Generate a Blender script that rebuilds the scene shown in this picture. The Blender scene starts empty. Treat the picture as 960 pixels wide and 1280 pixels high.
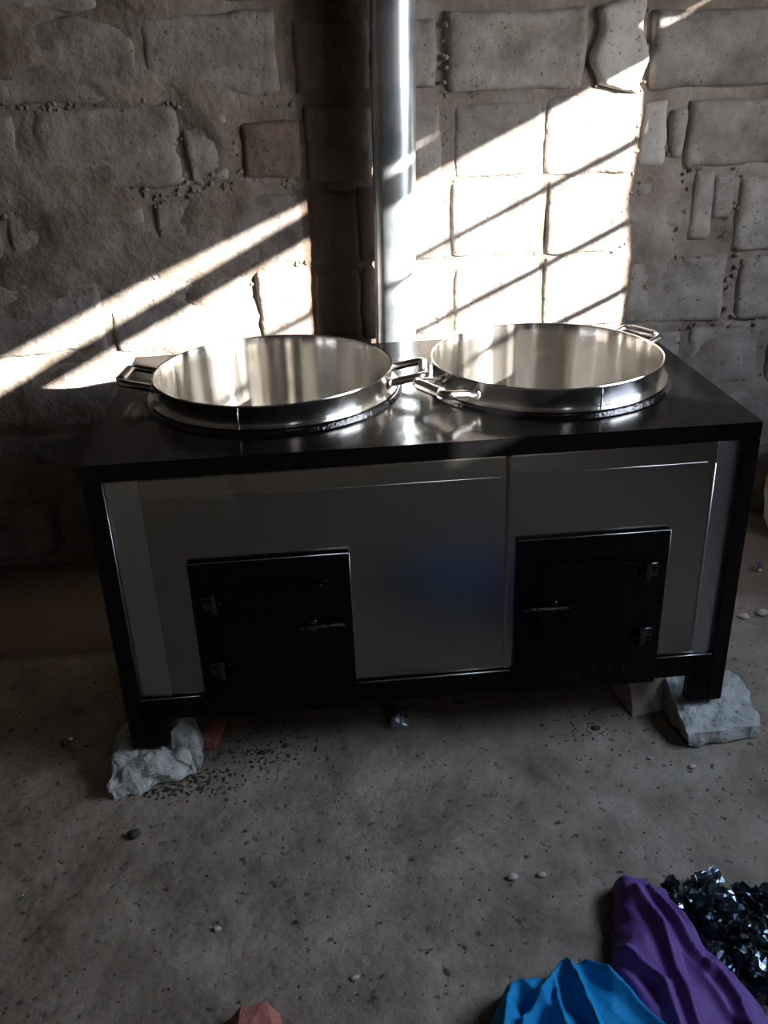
import bpy, bmesh, math, random
from mathutils import Vector, Matrix, noise
R = math.radians
ZT = 0.735            # height of the stove top above the floor
C = bpy.context.scene.collection
random.seed(4)

# ------------------------------------------------------------------ camera
def setup_camera():
    cam = bpy.data.cameras.new('camera'); o = bpy.data.objects.new('camera', cam); C.objects.link(o)
    yaw, pit, rol = R(4.2832), R(-25.9319), R(-2.1502)
    fw = Vector((math.sin(yaw)*math.cos(pit), math.cos(yaw)*math.cos(pit), math.sin(pit)))
    r = Vector((math.cos(yaw), -math.sin(yaw), 0)); u = r.cross(fw)
    r2 = math.cos(rol)*r + math.sin(rol)*u; u2 = -math.sin(rol)*r + math.cos(rol)*u
    m = Matrix((r2, u2, -fw)).transposed().to_4x4(); m.translation = Vector((0.4385, -1.6154, 0.6514+ZT))
    o.matrix_world = m
    cam.sensor_fit = 'VERTICAL'; cam.sensor_height = 36; cam.lens = 1160.73/1280*36; cam.clip_start = 0.02
    bpy.context.scene.camera = o
setup_camera()

# ------------------------------------------------------------------ world, sun, exposure
SUN_DIR = Vector((-1.2, 1.0, -0.552)).normalized()     # the way the light travels
SUN_STRENGTH = 55.0
SKY_STRENGTH = 21.0
sc = bpy.context.scene
w = bpy.data.worlds.new('sky'); sc.world = w; w.use_nodes = True
nt = w.node_tree; bg = nt.nodes['Background']
tc = nt.nodes.new('ShaderNodeTexCoord'); sx = nt.nodes.new('ShaderNodeSeparateXYZ')
rp = nt.nodes.new('ShaderNodeValToRGB')
rp.color_ramp.elements[0].position = 0.0; rp.color_ramp.elements[0].color = (1.0, 0.97, 0.94, 1)
rp.color_ramp.elements[1].position = 0.7; rp.color_ramp.elements[1].color = (0.55, 0.70, 0.95, 1)
nt.links.new(tc.outputs['Generated'], sx.inputs[0]); nt.links.new(sx.outputs['Z'], rp.inputs[0])
nt.links.new(rp.outputs[0], bg.inputs[0]); bg.inputs[1].default_value = SKY_STRENGTH
sun = bpy.data.lights.new('sun', 'SUN'); sun.energy = SUN_STRENGTH; sun.angle = R(0.53); sun.color = (1.0, 0.93, 0.82)
so = bpy.data.objects.new('sun', sun); C.objects.link(so)
so.rotation_euler = SUN_DIR.to_track_quat('-Z', 'Y').to_euler(); so.location = (6, -4, 4)
XR = 2.4; WT = 0.16            # right wall inner face, wall thickness
def portal(name, loc, rot, sxx, syy):
    l = bpy.data.lights.new(name, 'AREA'); l.shape = 'RECTANGLE'; l.size = sxx; l.size_y = syy
    l.cycles.is_portal = True
    o = bpy.data.objects.new(name, l); C.objects.link(o); o.location = loc; o.rotation_euler = rot
portal('window_portal', (XR+WT+0.02, -0.6, ZT+0.8), (0, R(90), 0), 1.0, 1.9)
DOOR = (-3.1, -2.2)            # doorway in the left... see wall_front: x range
portal('door_portal', (1.5, -3.6-WT-0.02, 1.0), (R(90), 0, 0), 0.3, 2.0)
sc.view_settings.view_transform = 'Standard'; sc.view_settings.look = 'None'
sc.view_settings.exposure = 0.0; sc.view_settings.gamma = 1.0; sc.view_settings.use_curve_mapping = False

# ------------------------------------------------------------------ materials
def nodes_mat(name):
    m = bpy.data.materials.new(name); m.use_nodes = True
    return m, m.node_tree, m.node_tree.nodes['Principled BSDF']
def N(nt, t, **k):
    n = nt.nodes.new(t)
    for a, b in k.items():
        if isinstance(b, (int, float, tuple, str, bool)) and hasattr(n, a): setattr(n, a, b)
        else: n.inputs[a].default_value = b
    return n
def ramp(nt, src, stops):
    r = nt.nodes.new('ShaderNodeValToRGB')
    while len(r.color_ramp.elements) < len(stops): r.color_ramp.elements.new(0.5)
    for e, (p, c) in zip(r.color_ramp.elements, stops): e.position = p; e.color = (*c, 1)
    nt.links.new(src, r.inputs[0]); return r
def earth(name, cols, scale=6, rough=0.95, bump=0.35, fine=90, rand=0.0, spots=None, dark_stripe=False):
    """ rough mineral surface: two scales of noise for colour, fine bump """
    m, nt, b = nodes_mat(name)
    geo = N(nt, 'ShaderNodeNewGeometry')
    n1 = N(nt, 'ShaderNodeTexNoise'); n1.inputs['Scale'].default_value = scale; n1.inputs['Detail'].default_value = 8; n1.inputs['Roughness'].default_value = 0.62
    nt.links.new(geo.outputs['Position'], n1.inputs['Vector'])
    r = ramp(nt, n1.outputs[0], cols)
    col = r.outputs[0]
    if rand:
        oi = N(nt, 'ShaderNodeObjectInfo'); mr = N(nt, 'ShaderNodeMapRange')
        mr.inputs['To Min'].default_value = 1-rand; mr.inputs['To Max'].default_value = 1+rand
        nt.links.new(oi.outputs['Random'], mr.inputs[0])
        h = N(nt, 'ShaderNodeHueSaturation'); nt.links.new(mr.outputs[0], h.inputs['Value']); nt.links.new(col, h.inputs['Color']); col = h.outputs[0]
    n2 = N(nt, 'ShaderNodeTexNoise'); n2.inputs['Scale'].default_value = fine; n2.inputs['Detail'].default_value = 5
    nt.links.new(geo.outputs['Position'], n2.inputs['Vector'])
    vr = N(nt, 'ShaderNodeTexVoronoi'); vr.inputs['Scale'].default_value = fine*0.55
    nt.links.new(geo.outputs['Position'], vr.inputs['Vector'])
    if spots:
        sr = ramp(nt, n2.outputs[0], [(0.30, (1, 1, 1)), (0.38, (0, 0, 0))])
        mx = N(nt, 'ShaderNodeMix', data_type='RGBA'); mx.inputs[7].default_value = (*spots, 1)
        nt.links.new(sr.outputs[0], mx.inputs[0]); nt.links.new(col, mx.inputs[6]); col = mx.outputs[2]
    if dark_stripe:  # dark brown upright stripe between two x positions, with noisy edges
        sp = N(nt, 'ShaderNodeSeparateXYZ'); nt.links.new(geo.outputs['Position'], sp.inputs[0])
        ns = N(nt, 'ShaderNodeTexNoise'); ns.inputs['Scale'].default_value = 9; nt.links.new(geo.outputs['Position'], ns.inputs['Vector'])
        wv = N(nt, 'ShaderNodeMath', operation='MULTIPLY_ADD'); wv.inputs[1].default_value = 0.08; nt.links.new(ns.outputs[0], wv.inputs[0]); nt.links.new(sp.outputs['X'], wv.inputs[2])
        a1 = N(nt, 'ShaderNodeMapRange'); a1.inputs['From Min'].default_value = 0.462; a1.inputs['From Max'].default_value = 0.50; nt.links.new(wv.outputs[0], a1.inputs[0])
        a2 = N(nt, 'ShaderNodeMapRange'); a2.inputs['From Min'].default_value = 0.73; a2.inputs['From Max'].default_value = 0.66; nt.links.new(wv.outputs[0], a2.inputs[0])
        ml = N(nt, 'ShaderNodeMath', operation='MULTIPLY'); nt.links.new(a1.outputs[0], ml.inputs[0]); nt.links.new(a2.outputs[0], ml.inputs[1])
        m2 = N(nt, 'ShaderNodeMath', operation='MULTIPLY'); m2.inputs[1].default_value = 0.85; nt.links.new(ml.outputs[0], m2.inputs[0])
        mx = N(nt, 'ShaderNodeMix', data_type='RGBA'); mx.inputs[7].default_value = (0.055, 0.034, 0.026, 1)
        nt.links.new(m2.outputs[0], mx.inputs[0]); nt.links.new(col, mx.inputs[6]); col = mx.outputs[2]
    nt.links.new(col, b.inputs['Base Color'])
    ad = N(nt, 'ShaderNodeMath', operation='MULTIPLY_ADD'); ad.inputs[1].default_value = 0.5
    nt.links.new(vr.outputs[0], ad.inputs[0]); nt.links.new(n2.outputs[0], ad.inputs[2])
    bp = N(nt, 'ShaderNodeBump'); bp.inputs['Strength'].default_value = bump; bp.inputs['Distance'].default_value = 0.006
    nt.links.new(ad.outputs[0], bp.inputs['Height']); nt.links.new(bp.outputs[0], b.inputs['Normal'])
    b.inputs['Roughness'].default_value = rough; b.inputs['Specular IOR Level'].default_value = 0.2
    return m
def metal(name, col, rough, bump=0.0, bscale=6, brushed=None, dirt=None, metallic=1.0):
    m, nt, b = nodes_mat(name)
    b.inputs['Metallic'].default_value = metallic; b.inputs['Base Color'].default_value = (*col, 1)
    b.inputs['Roughness'].default_value = rough
    geo = N(nt, 'ShaderNodeNewGeometry'); mp = N(nt, 'ShaderNodeMapping')
    nt.links.new(geo.outputs['Position'], mp.inputs[0])
    mp.inputs['Scale'].default_value = brushed or (1, 1, 1)
    n = N(nt, 'ShaderNodeTexNoise'); n.inputs['Scale'].default_value = bscale; n.inputs['Detail'].default_value = 4
    nt.links.new(mp.outputs[0], n.inputs['Vector'])
    if bump:
        bp = N(nt, 'ShaderNodeBump'); bp.inputs['Strength'].default_value = bump; bp.inputs['Distance'].default_value = 0.002
        nt.links.new(n.outputs[0], bp.inputs['Height']); nt.links.new(bp.outputs[0], b.inputs['Normal'])
    mr = N(nt, 'ShaderNodeMapRange'); mr.inputs['To Min'].default_value = rough*0.88; mr.inputs['To Max'].default_value = rough*1.15
    n3 = N(nt, 'ShaderNodeTexNoise'); n3.inputs['Scale'].default_value = 9; n3.inputs['Detail'].default_value = 6
    nt.links.new(geo.outputs['Position'], n3.inputs['Vector'])
    nt.links.new(n3.outputs[0], mr.inputs[0]); nt.links.new(mr.outputs[0], b.inputs['Roughness'])
    if dirt:
        r = ramp(nt, n3.outputs[0], [(0.35, dirt), (0.6, col)]); nt.links.new(r.outputs[0], b.inputs['Base Color'])
    return m
def plain(name, col, rough=0.6, spec=0.4, bump=0.0, bscale=40, var=0.15):
    m, nt, b = nodes_mat(name)
    geo = N(nt, 'ShaderNodeNewGeometry'); n = N(nt, 'ShaderNodeTexNoise'); n.inputs['Scale'].default_value = bscale; n.inputs['Detail'].default_value = 4
    nt.links.new(geo.outputs['Position'], n.inputs['Vector'])
    r = ramp(nt, n.outputs[0], [(0.3, tuple(c*(1-var) for c in col)), (0.7, tuple(min(1, c*(1+var)) for c in col))])
    nt.links.new(r.outputs[0], b.inputs['Base Color'])
    b.inputs['Roughness'].default_value = rough; b.inputs['Specular IOR Level'].default_value = spec
    if bump:
        bp = N(nt, 'ShaderNodeBump'); bp.inputs['Strength'].default_value = bump; bp.inputs['Distance'].default_value = 0.003
        nt.links.new(n.outputs[0], bp.inputs['Height']); nt.links.new(bp.outputs[0], b.inputs['Normal'])
    return m
M = {}
M['brick'] = earth('grey_block', [(0.30, (0.13, 0.115, 0.102)), (0.5, (0.235, 0.212, 0.195)), (0.72, (0.34, 0.315, 0.295))], 9, bump=0.45, rand=0.12, spots=(0.11, 0.09, 0.08), dark_stripe=True)
M['brick_brown'] = earth('brown_block', [(0.3, (0.10, 0.07, 0.055)), (0.55, (0.19, 0.14, 0.11)), (0.75, (0.26, 0.20, 0.165))], 8, bump=0.45, rand=0.1, spots=(0.06, 0.045, 0.04))
M['brick_dark'] = earth('dark_block', [(0.3, (0.045, 0.030, 0.024)), (0.7, (0.105, 0.072, 0.056))], 8, bump=0.4)  # plain darker brown block tone
M['brick_light'] = earth('light_block', [(0.3, (0.30, 0.285, 0.265)), (0.7, (0.46, 0.44, 0.42))], 9, bump=0.35, spots=(0.2, 0.17, 0.15))
M['mortar'] = earth('mud_mortar', [(0.28, (0.10, 0.078, 0.064)), (0.5, (0.20, 0.168, 0.143)), (0.70, (0.29, 0.26, 0.235))], 6, bump=0.7, fine=70, dark_stripe=True)
M['plaster'] = earth('dull_wall', [(0.3, (0.13, 0.11, 0.095)), (0.7, (0.22, 0.19, 0.17))], 3)
def floor_material():
    m = earth('dirt_floor', [(0.30, (0.13, 0.102, 0.075)), (0.46, (0.215, 0.178, 0.138)), (0.56, (0.265, 0.222, 0.174)), (0.72, (0.36, 0.315, 0.256))], 5.5, bump=0.8, fine=48, spots=(0.07, 0.058, 0.05))
    nt = m.node_tree; b = nt.nodes['Principled BSDF']
    # small crumbs of darker and paler earth, and the browner strip of beaten earth along the wall
    geo = N(nt, 'ShaderNodeNewGeometry'); sp = N(nt, 'ShaderNodeSeparateXYZ'); nt.links.new(geo.outputs['Position'], sp.inputs[0])
    v = N(nt, 'ShaderNodeTexVoronoi'); v.inputs['Scale'].default_value = 34; v.inputs['Randomness'].default_value = 1.0
    nt.links.new(geo.outputs['Position'], v.inputs['Vector'])
    lt = N(nt, 'ShaderNodeMath', operation='LESS_THAN'); lt.inputs[1].default_value = 0.07; nt.links.new(v.outputs['Distance'], lt.inputs[0])
    src = b.inputs['Base Color'].links[0].from_socket
    mx = N(nt, 'ShaderNodeMix', data_type='RGBA')
    cr = ramp(nt, v.outputs['Color'], [(0.3, (0.035, 0.028, 0.024)), (0.75, (0.10, 0.085, 0.07)), (0.9, (0.42, 0.37, 0.32))])
    nt.links.new(lt.outputs[0], mx.inputs[0]); nt.links.new(src, mx.inputs[6]); nt.links.new(cr.outputs[0], mx.inputs[7])
    n = N(nt, 'ShaderNodeTexNoise'); n.inputs['Scale'].default_value = 5; nt.links.new(geo.outputs['Position'], n.inputs['Vector'])
    a = N(nt, 'ShaderNodeMath', operation='MULTIPLY_ADD'); a.inputs[1].default_value = 0.10; nt.links.new(n.outputs[0], a.inputs[0]); nt.links.new(sp.outputs['Y'], a.inputs[2])
    st = N(nt, 'ShaderNodeMapRange'); st.inputs['From Min'].default_value = 0.535; st.inputs['From Max'].default_value = 0.56; nt.links.new(a.outputs[0], st.inputs[0])
    mx2 = N(nt, 'ShaderNodeMix', data_type='RGBA'); mx2.inputs[7].default_value = (0.165, 0.122, 0.095, 1)
    nt.links.new(st.outputs[0], mx2.inputs[0]); nt.links.new(mx.outputs[2], mx2.inputs[6]); nt.links.new(mx2.outputs[2], b.inputs['Base Color'])
    return m
M['floor'] = floor_material()
M['black'] = plain('black_gloss_paint', (0.0025, 0.0025, 0.003), 0.15, 0.22, 0.12, 60)
M['black_top'] = plain('black_paint_worn', (0.003, 0.003, 0.003), 0.16, 0.30, 0.22, 26)
M['black_rough'] = plain('black_paint_brushed', (0.0015, 0.0015, 0.0017), 0.22, 0.16, 0.6, 55)
M['wet'] = plain('wet_black_paint', (0.004, 0.004, 0.005), 0.08, 0.7, 0.5, 120)
M['bare'] = metal('bare_steel_edge', (0.62, 0.61, 0.59), 0.35)
M['sheet'] = metal('stainless_sheet', (0.25, 0.245, 0.235), 0.24)
M['sheet_lit'] = metal('stainless_sheet_margin', (0.38, 0.395, 0.42), 0.34, bump=0.15, bscale=22)  # paler, bluer than the field: window reflection put into the base colour
M['pan'] = metal('polished_steel', (0.80, 0.79, 0.77), 0.17, bump=0.06, bscale=9, brushed=(1, 1, 0.12))
M['pan_in'] = metal('brushed_steel', (0.62, 0.60, 0.57), 0.20, bump=0.03, bscale=8, brushed=(1, 1, 0.03))
for k_, an in (('pan', 0.6), ('pan_in', 0.8)):        # lathe-brushed: highlights drawn out up and down
    nt_ = M[k_].node_tree; b_ = nt_.nodes['Principled BSDF']; tg = nt_.nodes.new('ShaderNodeTangent'); tg.direction_type = 'RADIAL'; tg.axis = 'Z'
    b_.inputs['Anisotropic'].default_value = an; b_.inputs['Anisotropic Rotation'].default_value = 0.25; nt_.links.new(tg.outputs[0], b_.inputs['Tangent'])
M['pipe'] = metal('galvanised_pipe', (0.68, 0.75, 0.81), 0.34, bump=0.35, bscale=18, brushed=(1, 1, 0.10), dirt=(0.36, 0.42, 0.48), metallic=0.8)
M['concrete'] = earth('broken_concrete', [(0.3, (0.24, 0.25, 0.23)), (0.5, (0.36, 0.375, 0.35)), (0.72, (0.50, 0.52, 0.49))], 16, bump=1.0, fine=70, spots=(0.16, 0.16, 0.15))
M['rock'] = earth('brown_rock', [(0.3, (0.24, 0.20, 0.17)), (0.7, (0.42, 0.37, 0.32))], 12, bump=0.6)
M['pebble'] = earth('pebble_stone', [(0.3, (0.30, 0.27, 0.23)), (0.7, (0.50, 0.46, 0.40))], 30, bump=0.4)
M['redbrick'] = earth('red_clay', [(0.3, (0.33, 0.12, 0.085)), (0.7, (0.46, 0.19, 0.14))], 30, bump=0.4)
M['crumb'] = earth('dark_crumb', [(0.3, (0.03, 0.025, 0.02)), (0.7, (0.09, 0.075, 0.06))], 30, bump=0.3)
M['foil'] = metal('silvery_foil', (0.62, 0.72, 0.85), 0.22, bump=0.3, bscale=60)
M['scrap'] = metal('shiny_dark_plastic', (0.055, 0.085, 0.105), 0.16, bump=0.3, bscale=50, metallic=0.75)
M['scrap_light'] = metal('silver_plastic', (0.36, 0.48, 0.56), 0.22, bump=0.3, bscale=50)
M['purple'] = plain('purple_cloth', (0.125, 0.058, 0.235), 0.62, 0.35, 0.25, 160, 0.12)
M['blue'] = plain('blue_cloth', (0.006, 0.235, 0.52), 0.7, 0.2, 0.25, 160, 0.10)
M['sack'] = plain('cream_sack', (0.62, 0.56, 0.43), 0.6, 0.3, 0.4, 14, 0.15)
M['orange'] = plain('orange_print', (0.6, 0.25, 0.08), 0.6, 0.3)
M['wood'] = plain('old_wood', (0.17, 0.11, 0.07), 0.8, 0.2, 0.5, 18, 0.3)
M['roof'] = metal('rusty_roof_sheet', (0.09, 0.075, 0.065), 0.7, bump=0.3, metallic=0.3)
M['dim_wall'] = earth('low_bounce_wall', [(0.3, (0.05, 0.04, 0.035)), (0.7, (0.11, 0.09, 0.08))], 3)  # unseen left wall, colour darkened to cut light bouncing off it
M['ground'] = earth('outside_ground', [(0.3, (0.08, 0.07, 0.04)), (0.7, (0.13, 0.11, 0.07))], 1.0)

# ------------------------------------------------------------------ helpers
def link(name, me, mat, parent=None, smooth=False):
    """ mesh given in world coordinates; the parent's location is taken out of it """
    o = bpy.data.objects.new(name, me)
    if mat is not None: me.materials.append(mat)
    off = Vector((0, 0, 0)); p = parent
    while p is not None: off += p.location; p = p.parent
    if parent is None:
        if me.vertices and not name.startswith(('wall', 'floor', 'ceiling')):
            xs = [v.co.x for v in me.vertices]; ys = [v.co.y for v in me.vertices]; zs = [v.co.z for v in me.vertices]
            off = Vector(((min(xs)+max(xs))/2, (min(ys)+max(ys))/2, min(zs)))
            o.location = off
    else: o.parent = parent
    if off.length: me.transform(Matrix.Translation(-off))
    if smooth:
        for p_ in me.polygons: p_.use_smooth = True
    C.objects.link(o)
    return o
def from_bm(name, bm, mat, parent=None, smooth=False):
    bmesh.ops.recalc_face_normals(bm, faces=bm.faces)
    if smooth:
        for e in bm.edges:
            if len(e.link_faces) == 2 and e.calc_face_angle(0) > 0.7: e.smooth = False
    me = bpy.data.meshes.new(name); bm.to_mesh(me); bm.free(); return link(name, me, mat, parent, smooth)
def box_bm(bm, x0, x1, y0, y1, z0, z1, bev=0.0, seg=1):
    r = bmesh.ops.create_cube(bm, size=1); vs = r['verts']
    for v in vs: v.co = Vector(((x0+x1)/2+v.co.x*(x1-x0), (y0+y1)/2+v.co.y*(y1-y0), (z0+z1)/2+v.co.z*(z1-z0)))
    if bev:
        es = {e for v in vs for e in v.link_edges}
        bmesh.ops.bevel(bm, geom=list(es), offset=bev, segments=seg, affect='EDGES')
def box(name, x0, x1, y0, y1, z0, z1, mat, parent=None, bev=0.001, seg=1):
    bm = bmesh.new(); box_bm(bm, x0, x1, y0, y1, z0, z1, bev, seg); return from_bm(name, bm, mat, parent)
def tube_bm(bm, pts, r, n=12, caps=True):
    pts = [Vector(p) for p in pts]; rings = []
    rr = r if isinstance(r, (list, tuple)) else [r]*len(pts)
    up = None
    for i, p in enumerate(pts):
        d = (pts[min(i+1, len(pts)-1)]-pts[max(i-1, 0)]).normalized()
        if up is None: up = d.orthogonal().normalized()
        up = (up-d*up.dot(d)).normalized(); s = d.cross(up)
        rings.append([bm.verts.new(p+(up*math.cos(2*math.pi*k/n)+s*math.sin(2*math.pi*k/n))*rr[i]) for k in range(n)])
    for a, b in zip(rings, rings[1:]):
        for k in range(n): bm.faces.new((a[k], a[(k+1) % n], b[(k+1) % n], b[k]))
    if caps: bm.faces.new(rings[0]); bm.faces.new(list(reversed(rings[-1])))
def lathe_bm(bm, cx, cy, prof, n=96, wav=None, closed=False):
    rings = []
    for (r, z) in prof:
        ring = []
        for k in range(n):
            a = 2*math.pi*k/n; rr = r+(wav(a, z) if wav else 0)
            ring.append(bm.verts.new((cx+rr*math.cos(a), cy+rr*math.sin(a), z)))
        rings.append(ring)
    pr = list(zip(rings, rings[1:]))
    if closed: pr.append((rings[-1], rings[0]))
    for a, b in pr:
        for k in range(n): bm.faces.new((a[k], a[(k+1) % n], b[(k+1) % n], b[k]))
    return rings
def empty(name, loc, label, cat, group=None):
    o = bpy.data.objects.new(name, None); C.objects.link(o); o.location = loc; o.empty_display_size = 0.1
    tag(o, label, cat, group); return o
def tag(o, label, cat, group=None, kind=None):
    o['label'] = label; o['category'] = cat
    if group: o['group'] = group
    if kind: o['kind'] = kind
    return o
def struct(o): o['kind'] = 'structure'; return o
def nz(x, y, z=0.0): return noise.noise(Vector((x, y, z)))
def fbm(x, y, z=0.0, o=4):
    s = 0; a = 1
    for _ in range(o): s += a*noise.noise(Vector((x, y, z))); x *= 2.03; y *= 2.03; z += 7.1; a *= 0.5
    return s
def sst(a, b, x):
    t = min(1, max(0, (x-a)/(b-a))); return t*t*(3-2*t)

# ------------------------------------------------------------------ the room
YW = 1.0
CEIL = 2.45
def mortar_depth(x, z):
    """ how far the mud joint face lies behind (+) or in front (-) of the wall plane """
    d = 0.008+0.006*fbm(x*6, z*6, 1.3)+0.0035*fbm(x*28, z*28, 4.0, 3)
    d += 0.012*sst(0.7, 0.8, x)*sst(0.55, 0.58, z-ZT)+0.006*sst(1.40, 1.46, x)*sst(0.33, 0.38, z-ZT)
    left = sst(0.55, 0.1, x)                       # mud smeared over the blocks on the left
    sm = fbm(x*2.6, z*4.5, 9.0, 3)
    d -= left*0.017*sst(-0.25, 0.35, sm)
    mid = sst(0.62, 0.72, x)*sst(1.40, 1.34, x)*sst(0.60, 0.55, z-ZT)
    d = d*(1-0.75*mid)-0.001*mid
    right = sst(1.3, 1.45, x)*sst(1.20, 1.05, z)
    d -= right*0.017*sst(-0.05, 0.4, fbm(x*4, z*4, 3.0, 3))
    return d
def heightwall(name, x0, x1, z0, z1, step, fn, mat):
    nx = int((x1-x0)/step)+1; nzz = int((z1-z0)/step)+1
    vs = []; fs = []
    for j in range(nzz):
        z = z0+(z1-z0)*j/(nzz-1)
        for i in range(nx):
            x = x0+(x1-x0)*i/(nx-1); vs.append((x, YW+fn(x, z), z))
    for j in range(nzz-1):
        for i in range(nx-1):
            a = j*nx+i; fs.append((a, a+1, a+nx+1, a+nx))
    # close with a back so that the wall has thickness
    b = len(vs)
    for (x, z) in ((x0, z0), (x1, z0), (x1, z1), (x0, z1)): vs.append((x, YW+0.2, z))
    fs.append((b, b+3, b+2, b+1))
    c = [0, nx-1, nx*nzz-1, nx*(nzz-1)]
    fs.append(tuple([*range(0, nx)][::-1])+(b, b+1)); fs.append(tuple(range(nx*(nzz-1), nx*nzz))+(b+2, b+3))
    fs.append(tuple(range(nx-1, nx*nzz, nx))[::-1]+(b+1, b+2)) ; fs.append(tuple(range(0, nx*(nzz-1)+1, nx))+(b+3, b))
    me = bpy.data.meshes.new(name); me.from_pydata(vs, [], fs); me.update()
    return link(name, me, mat, None, True)
XL = -1.5
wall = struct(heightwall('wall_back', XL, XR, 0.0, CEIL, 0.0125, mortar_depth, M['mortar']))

def brick(x0, x1, z0, z1, mat='brick', proud=0.004, rough=1.0, chip=0.010, tilt=0.0, lump=1.0, name='brick'):
    """ one rough block: a relief face with worn corners whose rim runs back into the mortar; z from the stove top """
    z0 += ZT-0.006; z1 += ZT+0.006; x0 -= 0.006; x1 += 0.006
    s = 0.009; nx = max(4, int((x1-x0)/s)); nn = max(4, int((z1-z0)/s)); sd = random.uniform(0, 50)
    vs = []; fs = []; W = x1-x0; H = z1-z0
    soft = 0.5 if (x0 > 0.58 and x1 < 1.38 and z1 < ZT+0.57) else 1.0
    for j in range(nn+1):
        for i in range(nx+1):
            u = i/nx; v = j/nn; x = x0+W*u; z = z0+H*v
            # wobble of the outline
            ex = chip*nz(z*11, sd)*(1-2*u) * (1 if abs(u-.5) > .35 else 0.3); ez = chip*nz(x*9, sd+9)*(1-2*v)*(1 if abs(v-.5) > .3 else 0.3)
            x += ex*0.9; z += ez*0.9
            d = min(u*W, (1-u)*W, v*H, (1-v)*H)
            cr = math.hypot(max(0, 0.03-min(u, 1-u)*W), max(0, 0.03-min(v, 1-v)*H))
            edge = 0.013*(1-sst(-0.002, 0.013, d+0.004*nz(x*40, z*40, sd)))+0.008*sst(0.026, 0.043, cr)
            ch = 0.016*sst(0.30, 0.6, fbm(x*7, z*7, sd, 2))*sst(0.05, 0.0, d)
            y = YW-proud*soft+(edge+ch)*soft+rough*(0.0035*fbm(x*10, z*10, sd, 3)+0.0012*fbm(x*60, z*60, sd, 2))*lump+tilt*(u-0.5)
            vs.append((x, y, z))
    n1 = nx+1
    for j in range(nn):
        for i in range(nx):
            a = j*n1+i; fs.append((a, a+1, a+n1+1, a+n1))
    rim = list(range(0, n1))+[n1*(k+1)-1 for k in range(1, nn+1)]+list(range(n1*nn+nx-1, n1*nn-1, -1))+[n1*k for k in range(nn-1, 0, -1)]
    b = len(vs)
    for k in rim: vs.append((vs[k][0], YW+0.07, vs[k][2]))
    m = len(rim)
    for k in range(m): fs.append((rim[k], b+k, b+(k+1) % m, rim[(k+1) % m]))
    fs.append(tuple(range(b, b+m)))
    me = bpy.data.meshes.new(name); me.from_pydata(vs, [], fs); me.update()
    return link(name, me, M[mat], wall, True)
# courses seen in the photograph (x from, x to, z from, z to relative to the stove top)
B = [
 # top course, mostly above the frame
 (-0.42, -0.02, .79, .97), (0.02, 0.42, .80, .97), (0.47, 0.80, .80, .97), (0.86, 1.22, .80, .97), (1.28, 1.60, .79, .97), (1.65, 2.0, .79, .97),
 # course 1
 (-0.78, -0.40, .60, .76), (-0.36, 0.055, .585, .765), (0.075, 0.405, .59, .765), (0.66, 0.805, .59, .735),
 (0.845, 1.195, .575, .748), (1.385, 1.74, .565, .735), (1.78, 2.1, .56, .73),
 # course 2
 (-0.62, -0.27, .39, .55), (-0.245, 0.135, .375, .565), (0.155, 0.265, .385, .545), (0.655, 0.82, .37, .54),
 (0.865, 1.085, .365, .535), (1.105, 1.335, .36, .545), (1.50, 1.86, .365, .52), (1.90, 2.2, .36, .53),
 # course 3
 (-0.70, -0.36, .165, .34), (-0.335, 0.02, .165, .345), (0.055, 0.435, .16, .335), (0.60, 0.83, .155, .34),
 (0.855, 1.095, .155, .345), (1.12, 1.335, .15, .34), (1.67, 1.98, .13, .32),
 # course 4
 (-0.95, -0.52, -.05, .13), (-0.49, -0.13, -.055, .135), (-0.10, 0.28, -.06, .13), (0.31, 0.44, -.055, .135), (0.60, 0.83, -.06, .13),
 (0.86, 1.10, -.06, .125), (1.12, 1.335, -.06, .13), (1.365, 1.645, -.065, .11), (1.70, 2.02, -.07, .10),
 # course 5
 (-0.80, -0.42, -.27, -.085), (-0.39, 0.0, -.275, -.09), (0.03, 0.40, -.27, -.09), (0.43, 0.80, -.27, -.09), (0.83, 1.18, -.27, -.09),
 (1.21, 1.40, -.27, -.09), (1.43, 1.53, -.23, -.10), (1.57, 1.78, -.27, -.10), (1.82, 2.15, -.27, -.10),
 # course 6
 (-0.95, -0.57, -.49, -.30), (-0.54, -0.17, -.49, -.305), (-0.13, 0.22, -.49, -.305), (1.28, 1.62, -.49, -.30), (1.66, 2.0, -.49, -.30), (2.03, 2.35, -.49, -.3),
 # course 7
 (-0.75, -0.38, -.70, -.52), (-0.35, 0.02, -.70, -.52), (0.05, 0.4, -.70, -.52), (1.45, 1.80, -.70, -.52), (1.84, 2.2, -.70, -.52),
]
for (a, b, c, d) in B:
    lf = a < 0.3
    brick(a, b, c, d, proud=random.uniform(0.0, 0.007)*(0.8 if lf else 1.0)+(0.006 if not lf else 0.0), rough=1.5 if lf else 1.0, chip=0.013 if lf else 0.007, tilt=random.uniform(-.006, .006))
brick(1.235, 1.35, .572, .758, 'brick_light', proud=0.018, chip=0.035, lump=1.5)       # broken stump beside the top block
brick(1.372, 1.43, .375, .52, 'brick_light', proud=0.008, chip=0.012)
brick(1.455, 1.485, .39, .50, 'brick', proud=0.006, chip=0.012)
brick(0.302, 0.445, .385, .515, 'brick_brown', proud=0.006, chip=0.006)
brick(0.45, 0.64, .585, .75, 'brick', proud=0.000)
brick(0.465, 0.64, .37, .55, 'brick', proud=0.000)
brick(0.465, 0.59, .155, .335, 'brick', proud=0.000)
brick(0.465, 0.59, -.06, .13, 'brick', proud=0.000)
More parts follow.
